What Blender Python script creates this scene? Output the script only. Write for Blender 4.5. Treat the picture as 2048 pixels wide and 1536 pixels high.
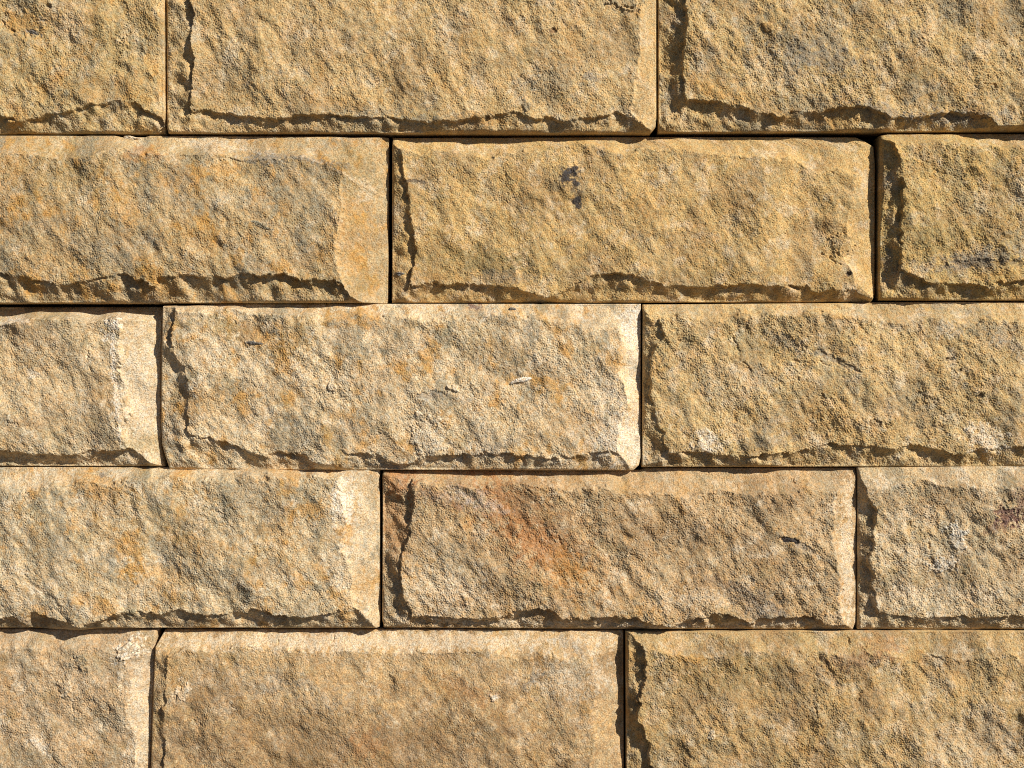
import bpy, math
import numpy as np

# ------------------------------------------------------------------ scene, camera, light
scene = bpy.context.scene
for o in list(bpy.data.objects):
    bpy.data.objects.remove(o)
U = 0.0005                      # metres per traced unit: the photographed stretch of wall is 2048 x 1536 units
CX, CY = 1024.0, 768.0
CAMD = 2560.0                   # camera distance in the same units (1.28 m)
Z0 = 1.45                       # eye height above the pavement


def wx(x): return (x - CX) * U
def wz(y): return Z0 + (CY - y) * U


cam_d = bpy.data.cameras.new('camera')
cam = bpy.data.objects.new('camera', cam_d)
scene.collection.objects.link(cam)
cam.location = (0, -CAMD * U, Z0)
cam.rotation_euler = (math.radians(90), 0, 0)
cam_d.sensor_width = 36.0
cam_d.lens = 36.0 * CAMD / 2048.0
cam_d.clip_start = 0.05
cam_d.clip_end = 2000
scene.camera = cam

# direction from the wall to the sun: right, up and out of the wall
IN_PLANE = math.radians(37)     # angle above the horizontal measured in the wall's plane
GRAZE = math.radians(32.5)        # angle above the wall's plane
L = np.array([math.cos(GRAZE) * math.cos(IN_PLANE), -math.sin(GRAZE), math.cos(GRAZE) * math.sin(IN_PLANE)])
sun_elev = math.asin(L[2])
sun_azim = math.atan2(L[0], L[1])          # clockwise from +Y
sd = bpy.data.lights.new('sun', 'SUN')
sd.energy = 5.0
sd.angle = math.radians(0.53)
sd.color = (1.0, 0.94, 0.84)
sun = bpy.data.objects.new('sun', sd)
scene.collection.objects.link(sun)
sun.location = tuple(L * 20)
import mathutils
sun.rotation_euler = mathutils.Vector(L.tolist()).to_track_quat('Z', 'Y').to_euler()

world = bpy.data.worlds.new('World')
scene.world = world
world.use_nodes = True
wn = world.node_tree.nodes
wn.clear()
sky = wn.new('ShaderNodeTexSky')
sky.sky_type = 'NISHITA'
sky.sun_disc = False
sky.sun_elevation = sun_elev
sky.sun_rotation = sun_azim
sky.air_density = 0.5                   # a deep clear sky, weak fill in the shadows
sky.dust_density = 0.3
bg = wn.new('ShaderNodeBackground')
bg.inputs['Strength'].default_value = 0.05
wo = wn.new('ShaderNodeOutputWorld')
world.node_tree.links.new(sky.outputs[0], bg.inputs[0])
world.node_tree.links.new(bg.outputs[0], wo.inputs[0])

scene.view_settings.view_transform = 'Standard'
scene.view_settings.look = 'None'
scene.view_settings.exposure = 0.30
scene.view_settings.gamma = 1.0
scene.view_settings.use_curve_mapping = False
scene.cycles.filter_width = 1.0         # a sharp lens

STEP = 1.25                      # grid spacing of the rock faces


# ------------------------------------------------------------------ noise
def fnoise(shape, rng, lmin, lmax, H=0.8, ax=1.0, ang=0.0, step=STEP):
    """band limited fractal noise, unit rms; ax stretches it along direction ang"""
    ny, nx = shape
    py, px = ny + 64, nx + 64
    w = rng.standard_normal((py, px))
    fy = np.fft.fftfreq(py, step)[:, None]
    fx = np.fft.rfftfreq(px, step)[None, :]
    ca, sa = math.cos(ang), math.sin(ang)
    f = np.sqrt(((fx * ca + fy * sa) * ax) ** 2 + (-fx * sa + fy * ca) ** 2)
    f[0, 0] = 1
    filt = f ** (-(H + 1.0))
    filt *= 1 / (1 + (f * lmin) ** 8) / (1 + (1 / (f * lmax)) ** 8)
    filt[0, 0] = 0
    n = np.fft.irfft2(np.fft.rfft2(w) * filt, s=(py, px))[:ny, :nx]
    return n / (n.std() + 1e-9)


def sstep(a, b, x):
    t = np.clip((x - a) / (b - a), 0, 1)
    return t * t * (3 - 2 * t)


def lin(r, g, b):
    f = lambda c: (c / 255 / 12.92) if c <= 10 else ((c / 255 + 0.055) / 1.055) ** 2.4
    return np.array([f(r), f(g), f(b)])


# ------------------------------------------------------------------ materials
def sandstone_material():
    m = bpy.data.materials.new('split_sandstone')
    m.use_nodes = True
    nt = m.node_tree
    n, l = nt.nodes, nt.links
    n.clear()
    out = n.new('ShaderNodeOutputMaterial')
    bs = n.new('ShaderNodeBsdfPrincipled')
    bs.inputs['Roughness'].default_value = 0.85
    bs.inputs['Specular IOR Level'].default_value = 0.25
    l.new(bs.outputs[0], out.inputs[0])
    at = n.new('ShaderNodeAttribute')
    at.attribute_name = 'stone_tint'
    tc = n.new('ShaderNodeTexCoord')

    def noise(scale, detail, rough):
        x = n.new('ShaderNodeTexNoise')
        x.inputs['Scale'].default_value = scale
        x.inputs['Detail'].default_value = detail
        x.inputs['Roughness'].default_value = rough
        l.new(tc.outputs['Object'], x.inputs['Vector'])
        return x
    # sand grains: light quartz, brown and dark grains
    g1 = noise(760, 3, 0.75)
    r1 = n.new('ShaderNodeValToRGB')
    e = r1.color_ramp.elements
    e[0].position, e[0].color = 0.30, (0.40, 0.35, 0.29, 1)
    e[1].position, e[1].color = 0.72, (1.42, 1.50, 1.68, 1)
    k = r1.color_ramp.elements.new(0.5)
    k.color = (1, 1, 1, 1)
    l.new(g1.outputs['Fac'], r1.inputs[0])
    mx = n.new('ShaderNodeMix')
    mx.data_type = 'RGBA'
    mx.blend_type = 'MULTIPLY'
    mx.inputs[0].default_value = 1.0
    l.new(at.outputs['Color'], mx.inputs[6])
    l.new(r1.outputs[0], mx.inputs[7])
    # rusty and grey single grains
    g2 = noise(300, 2, 0.6)
    r2 = n.new('ShaderNodeValToRGB')
    e = r2.color_ramp.elements
    e[0].position, e[0].color = 0.38, (1.12, 0.95, 0.76, 1)
    e[1].position, e[1].color = 0.62, (0.94, 0.985, 1.03, 1)
    l.new(g2.outputs['Fac'], r2.inputs[0])
    mx2 = n.new('ShaderNodeMix')
    mx2.data_type = 'RGBA'
    mx2.blend_type = 'MULTIPLY'
    mx2.inputs[0].default_value = 0.8
    l.new(mx.outputs[2], mx2.inputs[6])
    l.new(r2.outputs[0], mx2.inputs[7])
    l.new(mx2.outputs[2], bs.inputs['Base Color'])
    g3 = noise(700, 2, 0.6)
    bp = n.new('ShaderNodeBump')
    bp.inputs['Strength'].default_value = 0.75
    bp.inputs['Distance'].default_value = 0.0009
    l.new(g3.outputs['Fac'], bp.inputs['Height'])
    l.new(bp.outputs[0], bs.inputs['Normal'])
    return m


def plain_material(name, c1, c2, scale, rough=0.9):
    m = bpy.data.materials.new(name)
    m.use_nodes = True
    nt = m.node_tree
    bs = nt.nodes['Principled BSDF']
    bs.inputs['Roughness'].default_value = rough
    tc = nt.nodes.new('ShaderNodeTexCoord')
    nz = nt.nodes.new('ShaderNodeTexNoise')
    nz.inputs['Scale'].default_value = scale
    nz.inputs['Detail'].default_value = 6
    rp = nt.nodes.new('ShaderNodeValToRGB')
    rp.color_ramp.elements[0].position = 0.35
    rp.color_ramp.elements[1].position = 0.65
    rp.color_ramp.elements[0].color = (*c1, 1)
    rp.color_ramp.elements[1].color = (*c2, 1)
    nt.links.new(tc.outputs['Object'], nz.inputs['Vector'])
    nt.links.new(nz.outputs['Fac'], rp.inputs[0])
    nt.links.new(rp.outputs[0], bs.inputs['Base Color'])
    bp = nt.nodes.new('ShaderNodeBump')
    bp.inputs['Strength'].default_value = 0.4
    bp.inputs['Distance'].default_value = 0.002
    nt.links.new(nz.outputs['Fac'], bp.inputs['Height'])
    nt.links.new(bp.outputs[0], bs.inputs['Normal'])
    return m


STONE = sandstone_material()
MORTAR = plain_material('dark_backing', (0.02, 0.018, 0.015), (0.05, 0.042, 0.035), 60)
PAVING = plain_material('sandy_paving', (0.05, 0.040, 0.028), (0.09, 0.07, 0.05), 8)

# stone colours (reflectances)
ORANGE = np.array([0.46, 0.255, 0.062])
RUST = np.array([0.36, 0.165, 0.058])
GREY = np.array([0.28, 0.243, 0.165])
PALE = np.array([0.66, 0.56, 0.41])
CHALK = np.array([0.74, 0.68, 0.58])
DARK = np.array([0.055, 0.048, 0.046])
OLIVE = np.array([0.27, 0.205, 0.085])
SLATE = np.array([0.20, 0.185, 0.165])
PURPLE = np.array([0.15, 0.075, 0.065])
BROWN = np.array([0.25, 0.165, 0.088])
STAIN_OR_SUN = dict(o=ORANGE, r=RUST, g=GREY, p=PALE, c=CHALK, d=DARK, l=OLIVE, s=SLATE, u=PURPLE, b=BROWN)  # for stains and minerals, and for sunlight painted on bevels


def pline(pts, q, k=1, default=None):
    a = np.array([p[0] for p in pts], float)
    v = np.array([(p[k] if len(p) > k else default) for p in pts], float)
    return np.interp(q, a, v)


# ------------------------------------------------------------------ one rock-faced block
def block(seed, xl, xr, yt, yb, D=30, eL=0, eR=0, eT=0, eB=0, top=None, bottom=None, left=None, right=None,
          cl=0.5, cb=0.5, base=(0.464, 0.344, 0.177), orange=0.3, grey=0.3, pale=0.25, brown=0.3, spots=(), cracks=(),
          rough=1.0, dome=5, lump=1.0, capL=22, label='', visible=True, shards=()):
    """xl, xr: outline polylines (y, x); yt, yb: outline polylines (x, y); crests: top/bottom (x, y[, cliff share]),
    left/right (y, x[, cliff share]).  Everything in wall units, heights towards the viewer."""
    rng = np.random.default_rng(seed)
    f = lambda v, h: v
    if not isinstance(xl, list): xl = [(0, xl)]
    if not isinstance(xr, list): xr = [(0, xr)]
    if not isinstance(yt, list): yt = [(0, yt)]
    if not isinstance(yb, list): yb = [(0, yb)]
    x0 = min(p[1] for p in xl); x1 = max(p[1] for p in xr)
    y0 = min(p[1] for p in yt); y1 = max(p[1] for p in yb)
    step = STEP if visible else 3.5
    nx = int((x1 - x0) / step) + 1
    ny = int((y1 - y0) / step) + 1
    u = np.linspace(0, 1, nx)[None, :]
    v = np.linspace(0, 1, ny)[:, None]
    Yn = y0 + (y1 - y0) * v + 0 * u
    el, er = pline(xl, Yn), pline(xr, Yn)
    X = el + (er - el) * u
    et, eb = pline(yt, X), pline(yb, X)
    Y = et + (eb - et) * v
    S = (ny, nx)
    N = lambda a, b, H=0.8, **k: fnoise(S, rng, a, b, H, step=step, **k)

    # the rock relief
    warp1 = N(3.5, 60, 0.6) * 1.9
    warp2 = N(3.5, 60, 0.6) * 1.9
    Xw, Yw = X + warp1, Y + warp2
    big = N(110, 420) * 3.0 * lump
    mid = N(36, 140, 0.9, ax=1.4, ang=math.radians(60)) * 1.4 * lump
    split = N(12, 46, 0.9, ax=1.6, ang=math.radians(57)) * 0.70 * rough
    small = N(4.5, 14, 0.8, ax=1.5, ang=math.radians(56)) * 0.27 * rough
    fine = N(2.2, 5, 0.4, ax=1.2, ang=math.radians(57)) * 0.48 * rough
    # planes left by the splitting: tilted facets that meet in soft or sharp edges
    def facets(cell, slope, sharp):
        gx, gy = int((x1 - x0) / cell) + 3, int((y1 - y0) / (cell * 0.8)) + 3
        wpx, wpy = N(24, 140, 1.0) * cell * 0.07, N(24, 140, 1.0) * cell * 0.07
        A, B = X + wpx, Y + wpy
        num = np.zeros(S); den = np.zeros(S) + 1e-12
        ci, cj = np.floor((A - x0) / cell).astype(int), np.floor((B - y0) / (cell * 0.8)).astype(int)
        px_, py_ = rng.random((gy + 4, gx + 4)), rng.random((gy + 4, gx + 4))
        sx_, sy_ = rng.normal(0, slope, (gy + 4, gx + 4)), rng.normal(0, slope, (gy + 4, gx + 4))
        off = rng.normal(0, slope * cell * 0.16, (gy + 4, gx + 4))
        for di in (-1, 0, 1):
            for dj in (-1, 0, 1):
                ii, jj = np.clip(ci + di + 1, 0, gx + 3), np.clip(cj + dj + 1, 0, gy + 3)
                qx = x0 + (ii - 1 + px_[jj, ii]) * cell
                qy = y0 + (jj - 1 + py_[jj, ii]) * cell * 0.8
                dx, dy = A - qx, B - qy
                w_ = np.exp(-sharp * (dx * dx + dy * dy) / cell ** 2)
                num += w_ * (off[jj, ii] + sx_[jj, ii] * dx + sy_[jj, ii] * dy)
                den += w_
        return num / den
    plates = facets(170, 0.030 * lump, 6)
    relief = big + mid + plates + split
    grain = (small + fine) * (0.65 + 0.35 * sstep(-1.4, 0.8, N(40, 260, 0.8)))

    # crest lines, moved to their own depth (they stand nearer to the viewer than the joints)
    kp = 1 - D / CAMD
    ux = lambda x: CX + (x - CX) * kp
    uy = lambda y: CY + (y - CY) * kp
    H = np.full(S, 1e9)
    smooth = np.ones(S)
    big_d = 1e9

    def side(s_px, d, edge, c, w, Dl, k=0.0, cap=26):
        """s_px: distance past the crest (+ on the face); d: 0 at the arris .. 1 at the crest"""
        ramp = np.clip(d, 0, 1)
        if k > 0.5:
            ramp = ramp ** scoop        # hollow and bulging spalls along the broken margin
        c = np.minimum(c * (k if k > 0.5 else 1.0), 0.9)
        if k > 0.5:
            edge = np.maximum(edge, Dl - cap)
        step_ = sstep(-w, w * 0.3, s_px)
        return edge + (Dl - edge) * ((1 - c) * ramp + c * step_)
    cx_n = N(20, 90, 0.6)
    scoop = np.exp(0.28 * np.clip(N(26, 120, 0.6), -1.6, 1.6))
    sw1, sw2 = N(40, 170, 0.8) * 4.0, N(40, 170, 0.8) * 4.0
    Dl = D + dome * (1 - (2 * u - 1) ** 2) * (1 - (2 * v - 1) ** 2)
    if bottom:
        b = [(ux(p[0]), uy(p[1]), (p[2] if len(p) > 2 else cb)) for p in bottom]
        cr = pline(b, Xw); c = np.clip(pline(b, Xw, 2) + 0.27 * cx_n, 0.0, 0.95)
        H = np.minimum(H, side(cr - Yw, (eb - Y) / np.maximum(eb - cr, 6), eB, c, 2.0, Dl, 0.66, 25))
    else:
        H = np.minimum(H, side(eb - Y - 10, (eb - Y) / 10, D - 5, 0, 3, Dl))
    if left:
        b = [(uy(p[0]), ux(p[1]), (p[2] if len(p) > 2 else cl)) for p in left]
        cr = pline(b, Yw); c = np.clip(pline(b, Yw, 2) + 0.27 * cx_n, 0.0, 0.95)
        H = np.minimum(H, side(Xw - cr, (X - el) / np.maximum(cr - el, 6), eL, c, 2.0, Dl, 0.8, capL))
    else:
        H = np.minimum(H, side(X - el - 10, (X - el) / 10, D - 5, 0, 3, Dl))
    if top:
        b = [(ux(p[0]), uy(p[1]), (p[2] if len(p) > 2 else 0.17)) for p in top]
        cr = pline(b, Xw) + sw1; c = np.clip(pline(b, Xw, 2), 0.0, 0.95)
        smooth = np.minimum(smooth, 0.58 + 0.42 * sstep(-4, 4, Yw - cr))
        H = np.minimum(H, side(Yw - cr, (Y - et) / np.maximum(cr - et, 6), eT, c, 5.0, Dl))
    else:
        H = np.minimum(H, side(Y - et - 10, (Y - et) / 10, D - 5, 0, 3, Dl))
    if right:
        b = [(uy(p[0]), ux(p[1]), (p[2] if len(p) > 2 else 0.17)) for p in right]
        cr = pline(b, Yw) + sw2; c = np.clip(pline(b, Yw, 2), 0.0, 0.95)
        smooth = np.minimum(smooth, 0.58 + 0.42 * sstep(-4, 4, cr - Xw))
        H = np.minimum(H, side(cr - Xw, (er - X) / np.maximum(er - cr, 6), eR, c, 5.0, Dl))
    else:
        H = np.minimum(H, side(er - X - 10, (er - X) / 10, D - 5, 0, 3, Dl))

    dist = np.minimum(np.minimum(X - el, er - X), np.minimum(Y - et, eb - Y))
    calm = 0.35 + 0.65 * sstep(0, 5, dist)
    H = H + (relief * smooth + grain * (0.2 + 0.8 * smooth)) * calm
    H = H - 1.4 * np.clip(1 - dist / 2.2, 0, 1) ** 2       # worn arris

    # stone colour: bedding colours, iron staining, grey and pale patches; some pale spots paint sunlit bevels
    col = np.empty(S + (3,))
    col[:] = np.array(base)
    def mixin(c, a):
        a = np.clip(a, 0, 1)[..., None]
        col[:] = col * (1 - a) + c * a
    n1, n2 = N(7, 150, 0.45, ax=1.5, ang=math.radians(70)), N(9, 150, 0.5, ax=1.6, ang=math.radians(75))
    n3, n4 = N(8, 120, 0.45), N(30, 260, 0.7)
    mixin(BROWN, brown * sstep(-0.3, 1.5, n4))
    mixin(BROWN * 0.8, 0.55 * brown * sstep(0.3, 2.0, N(9, 80, 0.4)))
    mixin(GREY, grey * 1.25 * sstep(0.2, 1.7, n2))
    mixin(PALE, pale * 1.1 * sstep(0.3, 1.8, n3))
    mixin(ORANGE, orange * 0.85 * sstep(0.4, 2.4, n1 + 0.5 * n3))
    n5 = N(4, 40, 0.4)
    n6 = N(14, 140, 0.5)
    mixin(OLIVE, 0.32 * sstep(0.6, 2.4, n6))
    mixin(PALE, pale * 0.5 * sstep(0.5, 2.2, -n6 + 0.5 * n5))
    mixin(ORANGE, orange * 0.5 * sstep(0.8, 2.6, n5 + 0.4 * n1))
    mixin(SLATE, grey * 0.4 * sstep(1.1, 2.6, -n5))
    edge_n = N(3, 40, 0.4)
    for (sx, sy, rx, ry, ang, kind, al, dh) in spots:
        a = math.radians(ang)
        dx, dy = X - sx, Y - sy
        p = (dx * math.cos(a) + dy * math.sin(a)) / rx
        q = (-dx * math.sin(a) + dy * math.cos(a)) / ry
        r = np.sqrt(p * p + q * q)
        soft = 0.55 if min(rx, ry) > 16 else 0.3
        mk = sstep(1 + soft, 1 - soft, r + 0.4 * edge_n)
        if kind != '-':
            mixin(STAIN_OR_SUN[kind], al * mk)
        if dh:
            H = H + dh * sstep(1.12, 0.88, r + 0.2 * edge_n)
    for pts, wd, dp in cracks:
        best = np.full(S, 1e9)
        for (ax_, ay_), (bx_, by_) in zip(pts[:-1], pts[1:]):
            vx, vy = bx_ - ax_, by_ - ay_
            t = np.clip(((Xw - ax_) * vx + (Yw - ay_) * vy) / (vx * vx + vy * vy), 0, 1)
            best = np.minimum(best, np.hypot(Xw - ax_ - t * vx, Yw - ay_ - t * vy))
        H = H - 0.75 * dp * sstep(wd * 0.85, wd * 0.15, best) * sstep(-0.5, 0.5, edge_n)

    # mesh: front grid, four sides, back
    BACK = -70.0
    P = np.empty((ny, nx, 3))
    P[..., 0] = (X - CX) * U
    P[..., 1] = -H * U
    P[..., 2] = Z0 + (CY - Y) * U
    idx = np.arange(ny * nx).reshape(ny, nx)
    fr = np.stack([idx[:-1, :-1], idx[1:, :-1], idx[1:, 1:], idx[:-1, 1:]], -1).reshape(-1, 4)
    loop = np.concatenate([idx[0, :-1], idx[:-1, -1], idx[-1, :0:-1], idx[:0:-1, 0]])
    nb = len(loop)
    fv = P.reshape(-1, 3)
    bv = fv[loop].copy()
    bv[:, 1] = -BACK * U
    bi = np.arange(nb) + ny * nx
    lp2, bi2 = np.roll(loop, -1), np.roll(bi, -1)
    sd_ = np.stack([loop, lp2, bi2, bi], -1)
    cidx = ny * nx + nb
    cen = bv.mean(0, keepdims=True)
    back = np.stack([bi, bi2, np.full(nb, cidx)], -1)
    verts = np.concatenate([fv, bv, cen]).astype(np.float32)
    ox, oz = (x0 + x1) / 2, y1
    org = np.array([(ox - CX) * U, 0, Z0 + (CY - oz) * U])
    verts -= org.astype(np.float32)
    me = bpy.data.meshes.new('stone_block')
    loops = np.concatenate([fr.ravel(), sd_.ravel(), back.ravel()]).astype(np.int32)
    npoly = len(fr) + len(sd_) + len(back)
    starts = np.concatenate([np.arange(len(fr) + len(sd_)) * 4,
                             (len(fr) + len(sd_)) * 4 + np.arange(len(back)) * 3]).astype(np.int32)
    me.vertices.add(len(verts)); me.loops.add(len(loops)); me.polygons.add(npoly)
    me.vertices.foreach_set('co', verts.ravel())
    me.loops.foreach_set('vertex_index', loops)
    me.polygons.foreach_set('loop_start', starts)
    me.update(calc_edges=True)
    me.validate()
    at = me.attributes.new('stone_tint', 'FLOAT_COLOR', 'POINT')
    cc = np.ones((len(verts), 4), np.float32)
    cf = col.reshape(-1, 3)
    cc[:ny * nx, :3] = cf
    cc[ny * nx:ny * nx + nb, :3] = cf[loop]
    cc[-1, :3] = base
    at.data.foreach_set('color', cc.ravel())
    me.materials.append(STONE)
    ob = bpy.data.objects.new('stone_block', me)
    ob.location = org
    scene.collection.objects.link(ob)
    ob['label'] = label
    ob['category'] = 'stone block'
    ob['group'] = 'sandstone blocks of the wall'
    for (sx, sy, rx, ry, ang, hh, kind, lab) in shards:
        i = int(np.argmin(np.abs(Y[:, nx // 2] - sy))); j = int(np.argmin(np.abs(X[i] - sx)))
        hs = float(H[max(0, i - 4):i + 5, max(0, j - 4):j + 5].mean())
        shard(ob, org, rng, sx, sy, hs, rx, ry, ang, hh, kind, lab)
    return ob


def shard(parent, org, rng, sx, sy, hs, rx, ry, ang, hh, kind, lab):
    """a splinter of another mineral lodged in a block: an irregular tilted lens with a broken rim"""
    nr, na = 7, 40
    t = np.linspace(0, 2 * math.pi, na, endpoint=False)
    rim = 1 + sum(rng.normal(0, 0.22 / k) * np.cos(k * t + rng.uniform(0, 6.28)) for k in range(2, 9))
    a = math.radians(ang)
    vs, fs = [], []
    for r in range(nr):
        q = 1 - r / nr
        for k in range(na):
            p, w = q * rim[k] * rx * math.cos(t[k]), q * rim[k] * ry * math.sin(t[k])
            x, y = sx + p * math.cos(a) - w * math.sin(a), sy + p * math.sin(a) + w * math.cos(a)
            h = hs - 4 if r == 0 else hs + hh * (1 - q ** 3) + rng.normal(0, 0.45) + 0.8 * math.cos(t[k] * 3) * q
            vs.append(((x - CX) * U, -h * U, Z0 + (CY - y) * U))
    vs.append(((sx - CX) * U, -(hs + hh) * U, Z0 + (CY - sy) * U))
    for r in range(nr - 1):
        for k in range(na):
            k2 = (k + 1) % na
            fs.append((r * na + k2, r * na + k, (r + 1) * na + k, (r + 1) * na + k2))
    for k in range(na):
        fs.append(((nr - 1) * na + (k + 1) % na, (nr - 1) * na + k, nr * na))
    me = bpy.data.meshes.new('mineral_shard')
    me.from_pydata([tuple(np.array(p) - org) for p in vs], [], fs)
    at = me.attributes.new('stone_tint', 'FLOAT_COLOR', 'POINT')
    cc = np.ones((len(vs), 4), np.float32)
    cc[:, :3] = STAIN_OR_SUN[kind] * (1 + rng.normal(0, 0.12, (len(vs), 1)))
    at.data.foreach_set('color', cc.ravel())
    me.materials.append(STONE)
    o = bpy.data.objects.new('mineral_shard', me)
    scene.collection.objects.link(o)
    o.parent = parent
    o['label'] = lab


# ------------------------------------------------------------------ setting
def quad_obj(name, v, mat):
    me = bpy.data.meshes.new(name)
    me.from_pydata(v, [], [(0, 1, 2, 3)])
    me.materials.append(mat)
    o = bpy.data.objects.new(name, me)
    scene.collection.objects.link(o)
    return o


g = quad_obj('ground', [(-400, -400, 0), (400, -400, 0), (400, 400, 0), (-400, 400, 0)], PAVING)
g['kind'] = 'structure'

# the wall core that the blocks are set against
me = bpy.data.meshes.new('backing_wall')
bx0, bx1, bz0, bz1, by0, by1 = -1.25, 1.25, 0.0, wz(-72), 0.037, 0.23
vs = [(x, y, z) for x in (bx0, bx1) for y in (by0, by1) for z in (bz0, bz1)]
me.from_pydata(vs, [], [(0, 1, 3, 2), (4, 6, 7, 5), (0, 4, 5, 1), (2, 3, 7, 6), (1, 5, 7, 3), (0, 2, 6, 4)])
me.materials.append(MORTAR)
bw = bpy.data.objects.new('backing_wall', me)
scene.collection.objects.link(bw)
bw['label'] = 'dark wall core behind the blocks, showing as black slits in the open joints'
bw['category'] = 'wall'

# ------------------------------------------------------------------ the blocks, course by course
GOLD = (0.47, 0.325, 0.150)
TAN = (0.520, 0.380, 0.188)
PALETAN = (0.54, 0.42, 0.245)
OLIVETAN = (0.485, 0.362, 0.175)
BROWNTAN = (0.44, 0.325, 0.175)
TOPY = -66

# course A (cut by the top of the picture)
block(11, -640, [(-66, 333), (240, 333), (268, 331)], TOPY, [(-640, 268), (333, 268)], D=24, eB=2, eR=14,
      bottom=[(-640, 230), (0, 229, .6), (20, 236, .6), (44, 243, .4), (85, 232, .5), (137, 224, .6), (171, 212, .35), (205, 208, .25), (236, 202, .25),
              (253, 202, .3), (287, 215, .4), (321, 236, .4), (333, 262, .1)],
      base=OLIVETAN, orange=0.7, grey=0.45, pale=0.3, brown=0.3, lump=1.3, rough=1.15,
      spots=[(55, 52, 38, 22, 20, 'o', .55, 2), (74, 70, 13, 4, 20, 's', .8, -2), (107, 20, 6, 4, 0, 'd', .5, -4), (180, 35, 30, 25, 0, 'o', .25, 0),
             (215, 100, 40, 40, 0, 'l', .4, 0), (150, 60, 30, 40, 0, 'p', .3, 0), (20, 85, 22, 18, 0, 'g', .5, 0), (270, 195, 20, 12, 0, 'o', .45, 0),
             (250, 50, 14, 60, 0, 'l', .3, -2)],
      cracks=[([(10, 48), (28, 60), (42, 68), (46, 62)], 3.5, 5), ([(18, 80), (25, 95)], 3, 4)],
      shards=[(74, 70, 12, 4, 20, 1.5, 's', 'dark slate splinter')],
      label='olive-tan stone in the top left corner of the wall with a small orange patch')

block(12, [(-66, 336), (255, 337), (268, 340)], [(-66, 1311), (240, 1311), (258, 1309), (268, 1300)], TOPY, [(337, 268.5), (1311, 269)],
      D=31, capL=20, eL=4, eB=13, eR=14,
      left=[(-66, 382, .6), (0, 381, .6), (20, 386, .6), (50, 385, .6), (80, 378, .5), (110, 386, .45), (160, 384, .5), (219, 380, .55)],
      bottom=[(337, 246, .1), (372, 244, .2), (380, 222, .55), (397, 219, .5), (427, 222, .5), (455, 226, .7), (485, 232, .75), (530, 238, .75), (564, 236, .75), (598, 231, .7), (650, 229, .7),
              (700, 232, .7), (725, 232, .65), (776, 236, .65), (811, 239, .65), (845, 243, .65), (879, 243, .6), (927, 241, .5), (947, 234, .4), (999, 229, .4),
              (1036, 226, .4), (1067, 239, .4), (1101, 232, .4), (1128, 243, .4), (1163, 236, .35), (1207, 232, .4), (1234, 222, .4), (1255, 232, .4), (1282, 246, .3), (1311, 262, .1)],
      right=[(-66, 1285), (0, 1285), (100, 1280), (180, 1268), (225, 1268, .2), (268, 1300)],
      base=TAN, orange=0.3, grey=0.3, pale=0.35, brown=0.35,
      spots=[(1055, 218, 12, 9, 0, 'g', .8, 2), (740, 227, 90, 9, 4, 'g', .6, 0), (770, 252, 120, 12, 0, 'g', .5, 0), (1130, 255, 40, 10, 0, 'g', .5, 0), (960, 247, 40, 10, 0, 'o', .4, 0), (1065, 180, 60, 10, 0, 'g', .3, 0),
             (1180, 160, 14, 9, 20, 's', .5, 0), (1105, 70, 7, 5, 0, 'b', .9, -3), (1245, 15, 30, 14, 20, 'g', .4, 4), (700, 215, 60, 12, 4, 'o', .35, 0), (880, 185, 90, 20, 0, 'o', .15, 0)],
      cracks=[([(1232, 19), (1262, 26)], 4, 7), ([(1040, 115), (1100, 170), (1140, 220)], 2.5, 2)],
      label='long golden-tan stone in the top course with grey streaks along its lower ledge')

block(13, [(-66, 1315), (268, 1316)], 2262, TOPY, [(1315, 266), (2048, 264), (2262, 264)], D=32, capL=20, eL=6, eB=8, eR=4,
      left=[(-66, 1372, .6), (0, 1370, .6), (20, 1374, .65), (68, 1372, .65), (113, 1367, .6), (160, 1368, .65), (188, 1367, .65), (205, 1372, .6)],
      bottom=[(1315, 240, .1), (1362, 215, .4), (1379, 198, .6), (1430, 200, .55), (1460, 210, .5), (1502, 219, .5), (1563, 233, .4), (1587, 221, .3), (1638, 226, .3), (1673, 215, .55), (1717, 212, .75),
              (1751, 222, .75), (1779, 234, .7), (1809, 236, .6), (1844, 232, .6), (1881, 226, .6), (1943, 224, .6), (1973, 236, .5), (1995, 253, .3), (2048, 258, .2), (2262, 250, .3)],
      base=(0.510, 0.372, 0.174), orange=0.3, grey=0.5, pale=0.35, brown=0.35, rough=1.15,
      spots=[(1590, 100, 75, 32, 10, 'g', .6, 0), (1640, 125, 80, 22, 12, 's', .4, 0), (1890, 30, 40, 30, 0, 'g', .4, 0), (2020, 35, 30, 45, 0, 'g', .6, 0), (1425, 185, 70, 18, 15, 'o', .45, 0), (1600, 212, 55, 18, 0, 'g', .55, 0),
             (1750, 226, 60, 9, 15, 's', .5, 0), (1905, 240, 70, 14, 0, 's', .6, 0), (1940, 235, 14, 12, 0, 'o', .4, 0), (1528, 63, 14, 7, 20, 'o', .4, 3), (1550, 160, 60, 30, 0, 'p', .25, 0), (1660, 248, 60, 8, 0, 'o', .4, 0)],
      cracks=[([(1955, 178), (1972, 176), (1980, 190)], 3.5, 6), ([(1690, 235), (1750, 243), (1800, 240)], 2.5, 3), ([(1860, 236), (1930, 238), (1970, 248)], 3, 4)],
      label='rough tan stone at the top right corner with a silvery grey patch across its face')

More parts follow.
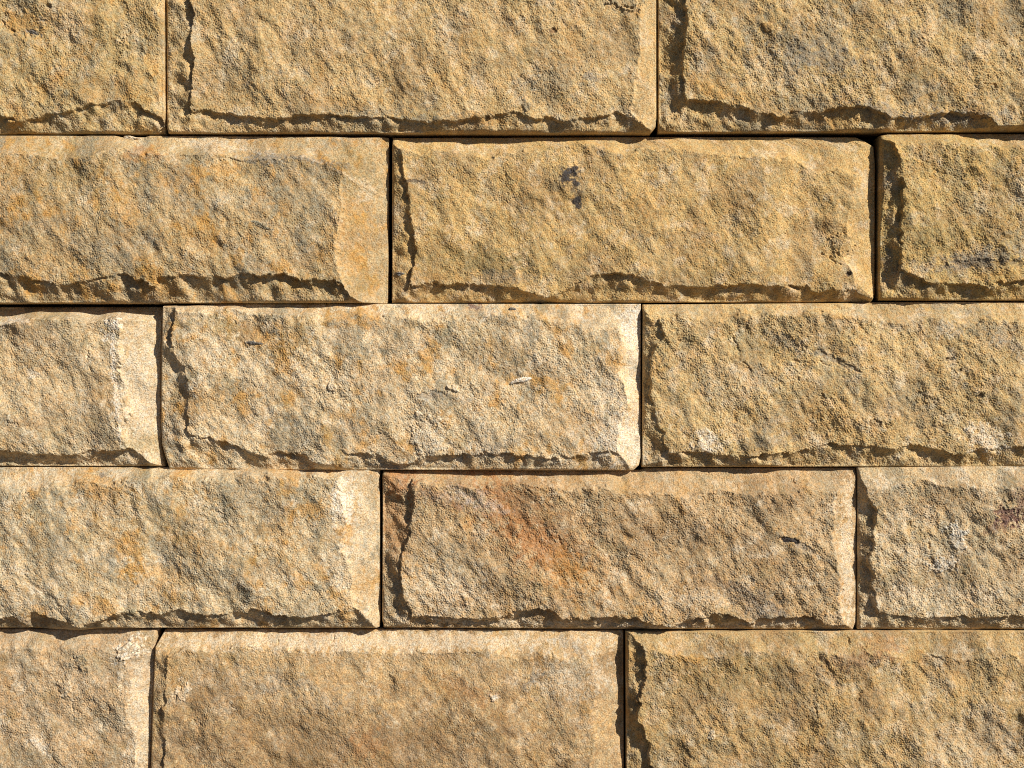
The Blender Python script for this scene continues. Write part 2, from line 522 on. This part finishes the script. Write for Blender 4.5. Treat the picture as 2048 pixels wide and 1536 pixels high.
# course B
block(21, -205, [(270, 777), (595, 776), (607, 774)], [(-205, 272), (230, 272), (245, 275), (290, 275), (300, 272), (777, 275)], [(-205, 607), (777, 607)],
      D=41, eT=4, eR=-3, eB=10, eL=5,
      bottom=[(-205, 555), (0, 543, .25), (20, 549, .3), (51, 553, .35), (79, 561, .5), (113, 570, .5), (143, 568, .4), (171, 560, .25), (198, 556, .25), (239, 548, .5), (253, 546, .6), (273, 560, .65),
              (308, 573, .5), (318, 553, .6), (359, 553, .65), (410, 553, .65), (444, 556, .65), (489, 549, .7), (530, 553, .65), (564, 546, .65), (598, 558, .65), (649, 560, .6), (684, 566, .6), (700, 590, .4), (730, 606, .1)],
      top=[(-205, 310), (0, 308), (60, 310), (103, 320), (137, 314), (171, 308), (239, 304), (301, 301), (342, 311), (420, 308), (496, 314), (581, 318), (684, 325), (777, 330)],
      right=[(272, 700), (330, 690), (400, 676), (520, 671), (566, 686), (607, 705)], cb=.5,
      base=(0.474, 0.360, 0.197), orange=0.85, grey=0.6, pale=0.35, brown=0.35, lump=1.2,
      spots=[(60, 350, 60, 40, 0, 'o', .35, 0), (300, 315, 30, 15, 0, 'r', .4, 0), (460, 345, 30, 20, 30, 'o', .5, 0), (265, 420, 30, 45, 10, 'o', .4, 0), (540, 325, 40, 11, 8, 's', .55, 0), (660, 350, 35, 16, 10, 'g', .6, 0),
             (300, 370, 14, 40, 0, 'g', .6, 0), (150, 350, 70, 50, 0, 'l', .35, 0), (400, 480, 60, 40, 0, 'o', .3, 0), (700, 470, 40, 70, 0, 'o', .4, 0), (590, 400, 60, 50, 20, 'g', .45, 0), (110, 520, 60, 30, 0, 'o', .35, 0), (330, 580, 40, 15, 0, 'o', .4, 0),
             (720, 345, 40, 40, 0, 'l', .4, 0), (420, 290, 60, 14, 8, 'p', .4, 0), (690, 352, 70, 3, 24, 'p', .3, 0), (600, 322, 90, 6, 9, 's', .4, 0), (480, 300, 90, 4, 10, 'p', .3, 0), (560, 380, 6, 50, 4, 'g', .5, 0), (380, 360, 8, 60, 4, 'g', .4, 0), (200, 500, 120, 30, 0, 'g', .35, 0), (650, 575, 100, 20, 0, 'l', .3, 0), (735, 378, 40, 2.5, 27, 'p', .25, .7)],
      cracks=[([(505, 444), (525, 441), (548, 444)], 3, 4), ([(510, 470), (511, 490)], 2, 3)],
      shards=[(530, 456, 22, 6, 12, 3, 'g', 'pale grey shard'), (265, 277, 20, 4, 6, 2, 'p', 'pale chip on the upper edge')],
      label='grey-olive stone with rust blotches and a pale shard')

block(22, [(278, 785), (606, 784)], [(272, 1714), (280, 1730), (292, 1748), (330, 1751), (590, 1750), (606, 1742)], [(784, 274), (1000, 273.5), (1330, 272), (1751, 273)], [(784, 605), (1751, 604)],
      D=18, capL=15, eL=-4, eT=-9, eB=-3, eR=-3,
      left=[(278, 800, .1), (340, 806, .3), (369, 811, .4), (400, 821, .5), (417, 818, .6), (444, 824, .6), (492, 833, .65), (523, 828, .65), (539, 822, .6), (572, 819, .55)],
      bottom=[(784, 592, .1), (812, 586, .3), (821, 572, .5), (841, 570, .5), (869, 563, .4), (882, 568, .4), (930, 570, .4), (975, 572, .45), (1016, 573, .5), (1050, 582, .5), (1094, 597, .3), (1140, 577, .1), (1187, 548, .4), (1221, 547, .5),
              (1272, 553, .5), (1306, 565, .45), (1330, 572, .3), (1348, 570, .4), (1399, 573, .45), (1451, 572, .5), (1502, 568, .55), (1553, 573, .5), (1615, 572, .5), (1632, 585, .4), (1673, 580, .4), (1707, 582, .4), (1730, 592, .3), (1751, 602, .1)],
      top=[(784, 300), (865, 297), (906, 308), (982, 311), (1033, 306), (1101, 288), (1187, 291), (1255, 304), (1348, 294), (1406, 301), (1468, 304), (1553, 318), (1621, 332), (1656, 342), (1690, 342), (1751, 352)],
      right=[(277, 1725), (359, 1709), (410, 1707), (444, 1700), (505, 1676), (539, 1703), (563, 1717), (590, 1734), (606, 1745)],
      base=(0.520, 0.365, 0.158), orange=0.25, grey=0.2, pale=0.35, brown=0.4, rough=0.88,
      spots=[(1143, 341, 12, 9, 0, 'd', .95, 0), (1130, 360, 11, 14, 20, 'd', .95, 0), (1148, 366, 9, 9, 0, 'd', .85, 0), (1136, 350, 18, 16, 0, 'd', .45, 0), (1150, 390, 9, 18, -20, 'd', .6, 0), (1157, 408, 7, 9, 0, 'd', .95, 0), (834, 366, 16, 3, 5, 'd', .7, 0), (801, 548, 10, 3, 0, 's', .8, 0),
             (960, 525, 80, 22, 8, 'l', .7, 0), (1010, 555, 60, 10, 5, 's', .35, 0), (850, 550, 50, 16, 5, 'o', .3, 0), (1680, 490, 22, 22, 0, 'b', .3, 3), (1690, 550, 5, 4, 0, 'd', .8, -3), (1100, 520, 60, 30, 10, 'l', .35, 0), (800, 570, 14, 40, 0, 'b', .4, 0)],
      cracks=[([(1642, 505), (1660, 520), (1680, 530)], 3, 4), ([(845, 348), (895, 375), (900, 384)], 2, 1.5)],
      shards=[(801, 548, 9, 4, 0, 2, 's', 'small grey chip')],
      label='golden stone with a small black blotch on its face, under the top course')

block(23, [(270, 1760), (300, 1757), (606, 1756)], 2705, [(1757, 272), (1775, 268), (2705, 268)], 601, D=32, capL=20, eL=-4, eT=0, eB=8, eR=0,
      left=[(268, 1775, .2), (301, 1793, .4), (335, 1803, .55), (376, 1806, .65), (427, 1803, .7), (525, 1803, .7), (536, 1803, .7)],
      bottom=[(1757, 590, .1), (1785, 575, .3), (1803, 541, .65), (1833, 553, .6), (1857, 565, .55), (1909, 566, .55), (1953, 566, .6), (1977, 578, .5), (1998, 563, .4), (2048, 560, .5), (2705, 560, .4)],
      top=[(1757, 290), (1790, 283), (1850, 282), (1950, 290), (2048, 300), (2705, 300)],
      base=(0.484, 0.349, 0.145), orange=0.3, grey=0.35, pale=0.3, brown=0.35, rough=1.15,
      spots=[(1860, 480, 60, 30, 0, 'l', .5, 0), (1950, 520, 90, 16, -8, 's', .5, 0), (2030, 480, 30, 26, 0, 'g', .5, 0), (2030, 390, 26, 40, 0, 'p', .3, 0), (1960, 530, 80, 8, 0, 'd', .4, -2), (1770, 520, 8, 20, 0, 's', .5, 0), (2000, 555, 60, 12, 0, 'o', .3, 0)],
      cracks=[([(2030, 527), (2048, 523)], 4, 5), ([(1830, 325), (1880, 355)], 2.5, 2), ([(1985, 500), (2040, 520)], 3, 3)],
      label='short olive-gold stone at the right end of the second course from the top')

# course C
block(31, -650, [(608, 324), (700, 323), (800, 322), (900, 325), (918, 329), (932, 331)], [(-650, 612), (324, 612)], [(-650, 932), (331, 932)], D=33, eT=-30, eR=6, eB=-2, eL=-8,
      bottom=[(-650, 900), (0, 900, .6), (34, 905, .6), (85, 908, .55), (137, 912, .5), (164, 905, .4), (205, 903, .55), (253, 898, .6), (267, 898, .5), (290, 920, .2), (331, 930, .1)],
      top=[(-650, 640), (0, 643), (103, 638), (171, 642), (239, 638), (331, 655)],
      right=[(608, 238), (642, 239, .2), (676, 236, .25), (744, 236, .25), (806, 246, .2), (847, 249, .2), (881, 256, .2), (919, 284, .2), (932, 300, .1)],
      base=(0.530, 0.418, 0.255), orange=0.3, grey=0.35, pale=0.4, brown=0.35, lump=1.3,
      spots=[(234, 650, 14, 10, -40, 'c', .9, 1), (225, 672, 20, 8, -60, 'c', .5, 0), (237, 710, 5, 45, 0, 'c', .7, 0), (245, 800, 5, 60, -6, 'c', .65, 0), (252, 875, 4, 30, -15, 'c', .55, 0), (285, 780, 45, 130, 0, 'p', .55, 0), (60, 845, 40, 8, 10, 'b', .5, 0),  # tall pale spot on the right bevel: chalky stone plus painted sunlight
             (225, 870, 20, 14, 0, 'g', .5, 0), (75, 750, 12, 10, 0, 'c', .4, 0), (20, 645, 50, 8, -6, 'c', .4, 0), (295, 885, 40, 14, 0, 'l', .5, 0), (20, 840, 20, 14, 0, 'g', .5, 0), (40, 700, 50, 60, 0, 'o', .12, 0)],
      cracks=[([(30, 842), (58, 850), (88, 842)], 3, 4), ([(188, 700), (186, 725), (192, 742)], 3, 3), ([(285, 725), (312, 716)], 2, 2)],
      label='set-back tan stone with a chalky white ridge, left end of the middle course')

block(32, [(608, 330), (700, 328), (830, 327), (890, 329), (905, 333), (936, 343)], [(608, 1281), (915, 1281), (930, 1277), (940, 1266)], [(328, 612), (470, 608), (1281, 608)], [(328, 937), (600, 939), (1281, 940)],
      D=33, capL=15, eL=-2, eT=5, eB=13, eR=6,
      left=[(608, 352, .5), (649, 345, .35), (676, 342, .3), (710, 349, .45), (737, 369, .55), (768, 376, .55), (802, 378, .45), (847, 376, .45), (871, 379, .45)],
      bottom=[(328, 905, .1), (366, 890, .2), (379, 871, .45), (403, 874, .5), (437, 879, .55), (478, 895, .55), (513, 907, .5), (533, 913, .4), (550, 903, .45), (588, 908, .55), (612, 912, .5), (622, 926, .3), (674, 929, .2), (694, 912, .3), (725, 907, .35),
              (753, 908, .35), (776, 922, .4), (800, 930, .35), (828, 924, .35), (862, 912, .4), (896, 910, .4), (964, 908, .4), (1016, 908, .42), (1077, 913, .42), (1118, 915, .4), (1170, 908, .35), (1204, 903, .35), (1234, 903, .35), (1255, 915, .2), (1281, 935, .1)],
      top=[(328, 616), (380, 617), (444, 625), (560, 632), (674, 635), (760, 633), (879, 635), (1016, 631), (1084, 635), (1146, 642), (1170, 652), (1221, 657), (1281, 670)],
      right=[(608, 1225), (666, 1238, .25), (696, 1248, .2), (744, 1241, .15), (795, 1255), (847, 1241), (891, 1231), (940, 1240)],
      base=(0.610, 0.490, 0.312), orange=0.85, grey=0.6, pale=0.6, brown=0.35, lump=1.0,
      spots=[(520, 675, 55, 18, 20, 'o', .6, 0), (500, 665, 25, 25, 0, 'b', .5, -1), (455, 655, 30, 20, 30, 'l', .5, 0), (690, 635, 40, 16, 0, 'o', .55, 0), (600, 660, 30, 40, 20, 'l', .4, 0), (420, 800, 45, 25, 0, 'o', .4, 0), (690, 830, 30, 10, 0, 'o', .4, 0),
             (420, 710, 30, 22, 0, 'p', .4, 0), (860, 870, 30, 40, 0, 'p', .7, 2), (1200, 790, 25, 30, 0, 'p', .6, 0), (1265, 650, 22, 60, 0, 'c', .6, 0), (1240, 870, 60, 50, 0, 'c', .45, 0), (1265, 780, 14, 130, 0, 'p', .5, 0), (1085, 765, 35, 12, 10, 'o', .65, 0),  # right end: whitish stone, with the bevel's strong sun painted in
             (865, 790, 32, 7, -8, 's', .5, -2), (908, 776, 9, 5, 20, 'p', .7, 4), (952, 614, 12, 7, 20, 'u', .7, 0), (770, 930, 24, 7, 5, 's', .7, 0), (730, 700, 22, 16, 20, 'g', .6, 0), (1240, 690, 20, 10, 60, 'o', .35, 0), (1000, 890, 60, 10, -20, 's', .3, 0), (950, 690, 70, 30, 20, 'l', .3, 0),
             (670, 775, 10, 8, 0, 'p', .6, 4), (1120, 840, 80, 40, 0, 'o', .2, 0), (590, 680, 30, 30, 0, 'o', .3, 0)],
      cracks=[([(1247, 706), (1268, 702)], 2, 3), ([(511, 762), (512, 785)], 2.5, 3), ([(690, 900), (700, 892)], 3, 4)],
      shards=[(1043, 760, 24, 5, -16, 4, 'c', 'whitish shard'), (516, 687, 18, 4, 8, 2, 's', 'grey slate splinter'), (1025, 620, 9, 4, 0, 1.5, 's', 'small grey chip')],
      label='rust-flecked pale stone standing proud in the middle course, its right end nearly white')

block(33, [(604, 1285), (933, 1283)], 2232, [(1283, 609), (1700, 606), (1760, 604), (2232, 603)], [(1283, 934), (2048, 932), (2232, 932)], D=26, capL=14, eL=-2, eT=0, eB=6, eR=0,
      left=[(604, 1312, .3), (649, 1320, .45), (669, 1330, .45), (700, 1310, .35), (740, 1301, .35), (790, 1302, .35), (830, 1311, .4), (870, 1325, .5), (903, 1337, .5)],
      bottom=[(1283, 925, .1), (1325, 920, .3), (1337, 906, .45), (1374, 905, .45), (1416, 903, .45), (1427, 908, .3), (1468, 912, .2), (1509, 912, .25), (1553, 905, .3), (1570, 910, .25), (1615, 898, .4), (1656, 888, .5), (1690, 890, .5), (1758, 893, .45), (1789, 898, .4), (1820, 891, .5),
              (1854, 893, .55), (1885, 901, .6), (1910, 911, .5), (1925, 908, .25), (1963, 898, .35), (2004, 895, .4), (2048, 895, .4), (2232, 895, .4)],
      top=[(1283, 630), (1348, 635), (1451, 638), (1536, 631), (1621, 630), (1724, 635), (1792, 645), (1861, 645), (1929, 649), (1980, 640), (2048, 643), (2232, 640)],
      base=(0.530, 0.392, 0.192), orange=0.35, grey=0.4, pale=0.4, brown=0.35, rough=1.15,
      spots=[(1410, 882, 24, 18, 0, 'c', .5, 1), (1960, 875, 34, 24, 30, 'c', .45, 1), (1885, 660, 22, 14, 0, 'p', .6, 0), (1550, 680, 26, 14, 30, 's', .45, 0), (1490, 690, 40, 26, 20, 'l', .4, 0), (1475, 640, 20, 16, 30, 'd', .3, -2), (1655, 718, 60, 6, 25, 's', .5, -2),
             (1640, 700, 20, 6, -15, 'g', .6, 0), (1960, 660, 60, 14, 8, 'g', .5, 0), (2010, 690, 30, 8, 30, 's', .35, 0), (1890, 720, 9, 6, 0, 'd', .5, -4), (1907, 741, 5, 4, 30, 'd', .6, -3), (1951, 790, 6, 5, 0, 'd', .6, -4), (1840, 825, 30, 40, -30, 'g', .4, -2), (1738, 845, 14, 8, 0, 'd', .35, -3),
             (1680, 840, 70, 30, 0, 'o', .25, 0), (1540, 885, 40, 10, -10, 's', .35, 0), (1900, 615, 60, 8, 10, 's', .25, 0), (1470, 770, 60, 40, 0, 'p', .2, 0)],
      cracks=[([(1464, 676), (1472, 700), (1478, 722), (1496, 738)], 2.6, 4), ([(1496, 738), (1530, 747), (1590, 757)], 2, 2.2), ([(1572, 720), (1585, 722), (1620, 730)], 2.2, 3), ([(1632, 722), (1660, 738), (1690, 750)], 2, 2.5), ([(1637, 778), (1640, 800)], 4, 5), ([(1350, 680), (1380, 684)], 2.5, 3), ([(1760, 845), (1770, 865)], 3, 4)],
      label='golden stone with a curved crack and small pits, right of the bleached middle stone')

# course D
block(41, -190, [(933, 759), (1240, 761), (1254, 759)], [(-190, 934), (320, 934), (761, 939)], [(-190, 1253), (70, 1253), (110, 1255), (160, 1258), (200, 1254), (761, 1253)], D=38, eL=0, eT=8, eB=12, eR=1,
      bottom=[(-190, 1230), (0, 1237, .5), (24, 1233, .5), (46, 1246, .3), (65, 1223, .5), (96, 1233, .65), (137, 1245, .65), (161, 1256, .5), (188, 1245, .25), (215, 1235, .3), (246, 1223, .3), (284, 1226, .3), (318, 1230, .35), (355, 1219, .35), (393, 1228, .35),
              (444, 1230, .4), (496, 1223, .45), (523, 1221, .5), (554, 1230, .5), (608, 1235, .4), (649, 1230, .4), (690, 1221, .35), (708, 1216, .35), (732, 1219, .3), (745, 1235, .2), (761, 1250, .1)],
      top=[(-190, 985), (0, 990), (51, 987), (103, 977), (180, 962), (320, 960), (450, 956), (600, 955), (761, 960)],
      right=[(933, 676), (990, 684, .15), (1011, 694, .15), (1045, 698, .2), (1096, 691, .2), (1165, 698, .2), (1209, 708), (1254, 745)],
      base=(0.560, 0.450, 0.282), orange=0.8, grey=0.65, pale=0.55, brown=0.3, lump=1.0,
      spots=[(200, 970, 60, 22, 15, 'o', .5, 0), (280, 1132, 18, 14, 20, 'o', .7, 0), (340, 1150, 50, 20, 10, 'o', .4, 0), (240, 1075, 40, 18, 30, 'o', .3, 0), (630, 1015, 30, 18, 0, 'o', .6, 0), (400, 1085, 60, 18, 15, 'o', .35, 0), (560, 1060, 40, 30, 40, 'o', .4, 0), (690, 1000, 20, 40, 0, 'c', .6, 0),
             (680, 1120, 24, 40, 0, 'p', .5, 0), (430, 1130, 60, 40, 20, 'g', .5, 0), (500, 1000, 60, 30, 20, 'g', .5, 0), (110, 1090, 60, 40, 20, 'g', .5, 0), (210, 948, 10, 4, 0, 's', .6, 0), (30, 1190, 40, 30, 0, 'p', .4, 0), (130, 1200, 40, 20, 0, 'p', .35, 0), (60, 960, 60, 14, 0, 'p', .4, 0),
             (10, 1185, 22, 14, 0, 'o', .4, 0), (730, 1060, 22, 60, 0, 'p', .35, 0), (730, 1170, 22, 30, 0, 'o', .3, 0), (60, 1240, 70, 9, 0, 'b', .5, 0), (350, 1240, 150, 10, 0, 'b', .3, 0), (340, 1030, 60, 30, 20, 'l', .3, 0)],  # tall pale spot on the right bevel is sunlight put into the colour
      cracks=[([(190, 1240), (232, 1232)], 3, 4), ([(255, 1215), (290, 1228), (330, 1235)], 3, 4), ([(170, 1185), (185, 1205)], 3, 3)],
      label='grey-tan stone with orange flecks, leftmost in the second course from the bottom')

block(42, [(938, 766), (1240, 765), (1254, 768)], [(936, 1712), (1245, 1711), (1256, 1706)], [(764, 941), (1281, 940.5), (1292, 936.5), (1712, 936)], [(764, 1254), (1000, 1256), (1712, 1258)], D=28, capL=21, eL=-8, eT=-8, eB=4, eR=2,
      left=[(938, 822, .5), (963, 824, .6), (1011, 826, .6), (1028, 823, .55), (1079, 816, .5), (1114, 804, .6), (1148, 802, .65), (1196, 807, .65), (1230, 824, .5)],
      bottom=[(764, 1248, .1), (808, 1243, .2), (824, 1231, .4), (865, 1233, .4), (906, 1238, .4), (958, 1237, .4), (1002, 1233, .35), (1036, 1223, .4), (1067, 1218, .5), (1105, 1220, .6), (1125, 1239, .4), (1163, 1238, .4), (1207, 1233, .45), (1255, 1237, .5), (1306, 1247, .4), (1340, 1253, .2),
              (1374, 1238, .4), (1410, 1235, .4), (1427, 1226, .6), (1457, 1228, .6), (1478, 1240, .4), (1502, 1247, .3), (1529, 1237, .5), (1587, 1235, .6), (1635, 1237, .55), (1652, 1250, .3), (1712, 1253, .1)],
      top=[(764, 965), (824, 963), (865, 973), (947, 980), (1050, 963, .2), (1101, 973, .15), (1152, 977), (1207, 983), (1306, 987), (1374, 990), (1485, 990), (1539, 980), (1621, 980), (1712, 985)],
      right=[(938, 1660), (985, 1668), (1011, 1673), (1096, 1669, .2), (1182, 1683, .2), (1247, 1684, .1)],
      base=(0.475, 0.348, 0.196), orange=0.45, grey=0.3, pale=0.4, brown=0.45, rough=1.2,
      spots=[(1060, 1060, 150, 60, 42, 'r', .32, 0), (1010, 1010, 60, 28, 40, 'r', .6, 0), (1080, 1085, 75, 30, 40, 'r', .65, 0), (1140, 1135, 50, 24, 40, 'o', .35, 0), (880, 990, 60, 14, 18, 'u', .35, 0), (960, 1000, 50, 14, 18, 'c', .3, 0), (890, 1170, 70, 50, 20, 'p', .5, 0), (880, 1115, 50, 24, 10, 'g', .3, 0), (795, 960, 30, 30, 0, 'r', .6, 0),
             (790, 1050, 26, 60, 0, 'r', .4, 0), (785, 1180, 20, 60, 0, 'g', .4, 0), (1060, 1010, 40, 24, 30, 'b', .5, 0), (1500, 1195, 70, 20, 30, 's', .5, 0), (1420, 1165, 60, 18, 20, 'b', .5, 0), (1570, 1076, 20, 5, 10, 'd', .85, -4), (1600, 1090, 20, 6, 30, 's', .5, -2), (1300, 1050, 150, 40, 10, 'b', .4, 0),
             (921, 1200, 10, 8, 0, 'b', .6, -2), (1530, 1100, 30, 8, -15, 'p', .5, 0), (1690, 1120, 16, 130, 0, 'p', .6, 0), (1660, 1140, 20, 20, 0, 'g', .4, 0), (1230, 970, 120, 14, 3, 'o', .15, 0), (1380, 1190, 60, 16, 0, 'p', .4, 0), (1110, 1245, 320, 6, 1, 'p', .5, 0), (1560, 1245, 80, 5, 1, 'p', .5, 0)],  # long pale strip paints the sunlit right bevel
      cracks=[([(865, 970), (900, 985)], 2.5, 3), ([(936, 1206), (940, 1196)], 2.5, 3), ([(1052, 975), (1066, 990), (1068, 1000)], 4, 5), ([(830, 1249), (900, 1245), (1000, 1238), (1040, 1240)], 2.5, 3), ([(1160, 1246), (1260, 1243), (1330, 1254)], 2.5, 3), ([(1110, 1060), (1125, 1085)], 3, 4), ([(1257, 1102), (1270, 1108)], 3, 4),
              ([(1585, 950), (1588, 965)], 3, 4), ([(1570, 1172), (1575, 1160)], 2, 3)],
      shards=[(1572, 1077, 18, 5, 14, 2, 'd', 'dark splinter')],
      label='brown stone with a diagonal rust-red band across its left half')

block(43, [(935, 1714), (1256, 1713)], 2660, [(1713, 935), (2048, 931), (2660, 930)], [(1713, 1257), (2660, 1257)], D=27, capL=21, eL=-4, eT=6, eB=4, eR=0,
      left=[(935, 1728, .3), (963, 1731, .35), (990, 1735, .4), (1015, 1752, .6), (1031, 1755, .65), (1062, 1748, .5), (1096, 1746, .5), (1120, 1737, .4), (1148, 1748, .6), (1175, 1750, .65), (1223, 1756, .65)],
      bottom=[(1713, 1250, .1), (1748, 1240, .2), (1758, 1223, .35), (1792, 1230, .4), (1840, 1235, .35), (1874, 1233, .35), (1929, 1235, .3), (1980, 1233, .35), (2048, 1230, .35), (2660, 1230, .35)],
      top=[(1713, 985), (1758, 975), (1826, 966), (1895, 963), (1963, 973), (2048, 977), (2660, 975)],
      base=(0.520, 0.408, 0.245), orange=0.25, grey=0.5, pale=0.5, brown=0.4, rough=1.25,
      spots=[(2000, 1030, 22, 16, 0, 'u', .85, -2), (1985, 1050, 30, 10, -10, 'u', .5, 0), (2035, 1010, 20, 30, 0, 'u', .6, 0), (2020, 1110, 30, 30, 0, 'b', .5, 0), (1905, 1070, 16, 24, -20, 'c', .8, 2), (1880, 1090, 40, 26, 0, 'g', .5, 0), (1880, 1125, 24, 14, 0, 'c', .5, 2), (1820, 1100, 30, 20, 0, 'p', .5, 0),
             (1930, 990, 60, 20, 0, 'b', .35, 0), (1800, 1030, 40, 14, 0, 'p', .3, 0), (1850, 1190, 100, 24, 0, 'p', .35, 0)],
      cracks=[([(1850, 1072), (1852, 1120), (1862, 1132)], 3.5, 5), ([(1900, 1125), (1905, 1142), (1918, 1142)], 3, 4), ([(2025, 1115), (2048, 1113)], 3.5, 5), ([(1785, 1018), (1800, 1018)], 2.5, 3), ([(1812, 1040), (1816, 1052)], 2.5, 3)],
      label='tan stone with a dark purple stain, right of the rust-banded stone')

# course E (cut by the bottom of the picture)
block(51, -660, [(1258, 316), (1290, 312), (1400, 307), (1536, 302), (1582, 301)], [(-660, 1258), (100, 1258), (316, 1258)], 1582, D=28, eT=2, eR=8, eB=0, eL=0,
      top=[(-660, 1295), (0, 1290), (68, 1295), (164, 1302), (232, 1305), (316, 1318)],
      right=[(1258, 250), (1319, 253), (1353, 255, .2), (1404, 256, .2), (1438, 263, .2), (1473, 273, .2), (1536, 270, .2), (1582, 268)],
      base=(0.480, 0.360, 0.220), orange=0.25, grey=0.35, pale=0.4, brown=0.45, rough=1.0,
      spots=[(262, 1296, 26, 14, -35, 'c', .75, 3), (250, 1335, 5, 40, 0, 'p', .6, 0), (172, 1318, 14, 16, 0, 'g', .5, 2), (285, 1420, 22, 130, 0, 'p', .55, 0), (60, 1510, 50, 24, 0, 'g', .5, 0), (90, 1480, 20, 12, 40, 'c', .35, 0), (240, 1430, 26, 26, 0, 'g', .4, 1), (45, 1370, 14, 10, 0, 'p', .5, 0), (140, 1370, 16, 14, 0, 'p', .3, 2),  # tall pale strips paint sun on the right bevel and its crest
             (10, 1430, 16, 20, 0, 'c', .3, 0)],
      cracks=[([(163, 1305), (166, 1325), (174, 1338)], 3, 4), ([(258, 1313), (275, 1306)], 3, 4), ([(222, 1425), (228, 1408), (238, 1402)], 3, 4), ([(140, 1370), (150, 1395), (160, 1420)], 2.5, 3)],
      shards=[(262, 1297, 26, 13, -35, 3, 'p', 'pale flake')],
      label='brownish stone in the bottom left corner with a pale flake near its top')

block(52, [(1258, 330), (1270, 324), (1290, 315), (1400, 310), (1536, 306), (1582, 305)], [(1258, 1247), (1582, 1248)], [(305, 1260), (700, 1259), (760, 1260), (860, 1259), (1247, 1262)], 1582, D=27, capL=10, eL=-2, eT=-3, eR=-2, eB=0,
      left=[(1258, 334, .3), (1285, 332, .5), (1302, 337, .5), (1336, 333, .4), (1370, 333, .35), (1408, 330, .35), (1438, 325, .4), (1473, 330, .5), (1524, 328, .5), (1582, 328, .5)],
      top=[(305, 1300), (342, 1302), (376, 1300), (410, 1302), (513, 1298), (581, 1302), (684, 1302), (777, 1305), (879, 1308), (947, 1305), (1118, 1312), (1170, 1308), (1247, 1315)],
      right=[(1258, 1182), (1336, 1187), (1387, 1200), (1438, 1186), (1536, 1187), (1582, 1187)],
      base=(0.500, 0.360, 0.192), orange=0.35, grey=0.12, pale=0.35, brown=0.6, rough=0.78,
      spots=[(1070, 1350, 22, 8, -15, 'd', .6, -1), (1058, 1360, 14, 6, -30, 's', .5, 0), (935, 1375, 50, 18, 20, 'r', .4, 0), (880, 1370, 30, 14, 30, 'o', .3, 0), (989, 1388, 9, 6, 20, 'c', .6, 2), (760, 1280, 420, 16, 0, 'p', .55, 0), (1140, 1350, 60, 40, 0, 'p', .5, 0), (720, 1480, 420, 85, 0, 'b', .5, 0), (370, 1375, 12, 16, 20, 'p', .6, 2),  # wide pale strip: brightness of the sunlit upper slope, painted in
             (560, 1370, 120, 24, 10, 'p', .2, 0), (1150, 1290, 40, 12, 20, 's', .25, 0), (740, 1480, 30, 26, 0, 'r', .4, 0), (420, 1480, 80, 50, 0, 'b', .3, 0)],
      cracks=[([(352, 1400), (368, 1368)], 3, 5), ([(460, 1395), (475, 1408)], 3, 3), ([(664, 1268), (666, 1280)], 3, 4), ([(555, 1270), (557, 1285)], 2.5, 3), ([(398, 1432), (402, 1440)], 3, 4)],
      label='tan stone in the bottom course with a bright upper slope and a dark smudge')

block(53, [(1258, 1251), (1582, 1252)], 2196, [(1251, 1261), (1720, 1259), (2196, 1259)], 1582, D=32, eL=2, eT=17, eB=0, eR=0,
      left=[(1258, 1272, .2), (1302, 1286, .4), (1329, 1294, .5), (1370, 1286, .55), (1404, 1277, .5), (1438, 1275, .5), (1470, 1290, .6), (1490, 1299, .65), (1536, 1303, .7), (1582, 1303, .7)],
      top=[(1251, 1290), (1300, 1300), (1390, 1315), (1500, 1305), (1620, 1305), (1800, 1318), (2048, 1315), (2196, 1310)],
      base=(0.450, 0.322, 0.152), orange=0.35, grey=0.3, pale=0.35, brown=0.5, lump=1.2, rough=1.15,
      spots=[(1700, 1312, 70, 14, -5, 'u', .35, 0), (1760, 1285, 40, 20, 20, 'r', .3, 0), (1380, 1312, 30, 8, 8, 'o', .5, 0), (1500, 1335, 80, 26, 0, 'l', .5, 0), (1480, 1400, 110, 60, 0, 'b', .25, 0), (1620, 1340, 60, 20, 0, 'b', .4, 0), (1418, 1462, 6, 9, 0, 'p', .7, 2), (1785, 1332, 10, 8, 0, 'p', .5, 0), (1930, 1480, 120, 60, 0, 'p', .25, 0),
             (1400, 1360, 50, 20, 10, 'l', .4, 0)],
      cracks=[([(1688, 1272), (1690, 1288)], 3, 5), ([(1620, 1372), (1616, 1400), (1625, 1420)], 3.5, 4), ([(1700, 1380), (1715, 1372), (1710, 1390)], 3, 4), ([(1480, 1330), (1500, 1340)], 2.5, 3)],
      label='broad golden-brown stone filling the bottom right corner of the wall')


# ------------------------------------------------------------------ the courses next to the photographed stretch
def outer(seed, x0, x1, y0, y1, label, cols):
    block(seed, x0, x1, y0, y1, D=28, capL=18, eL=2, eT=0, eB=4, eR=2,
          left=[(y0, x0 + 40), (y0 + 120, x0 + 48), (y0 + 200, x0 + 38), (y1, x0 + 46)],
          bottom=[(x0, y1 - 30), (x0 + 200, y1 - 42), (x0 + 420, y1 - 30), (x0 + 700, y1 - 46), (x1, y1 - 20)],
          top=[(x0, y0 + 30), (x0 + 400, y0 + 38), (x1, y0 + 32)], right=[(y0, x1 - 60), (y1, x1 - 48)],
          base=cols, visible=False, label=label)


for k, (a, b) in enumerate(((-180, 790), (795, 1770), (1776, 2700))):
    outer(71 + k, a, b, -402, -70, 'plain golden-tan stone of the course above the top course', TAN)
for k, (a, b) in enumerate(((-180, 752), (757, 1700), (1705, 2640))):
    outer(81 + k, a, b, 1586, 1908, 'plain brown-tan stone of the course below the bottom course', PALETAN)
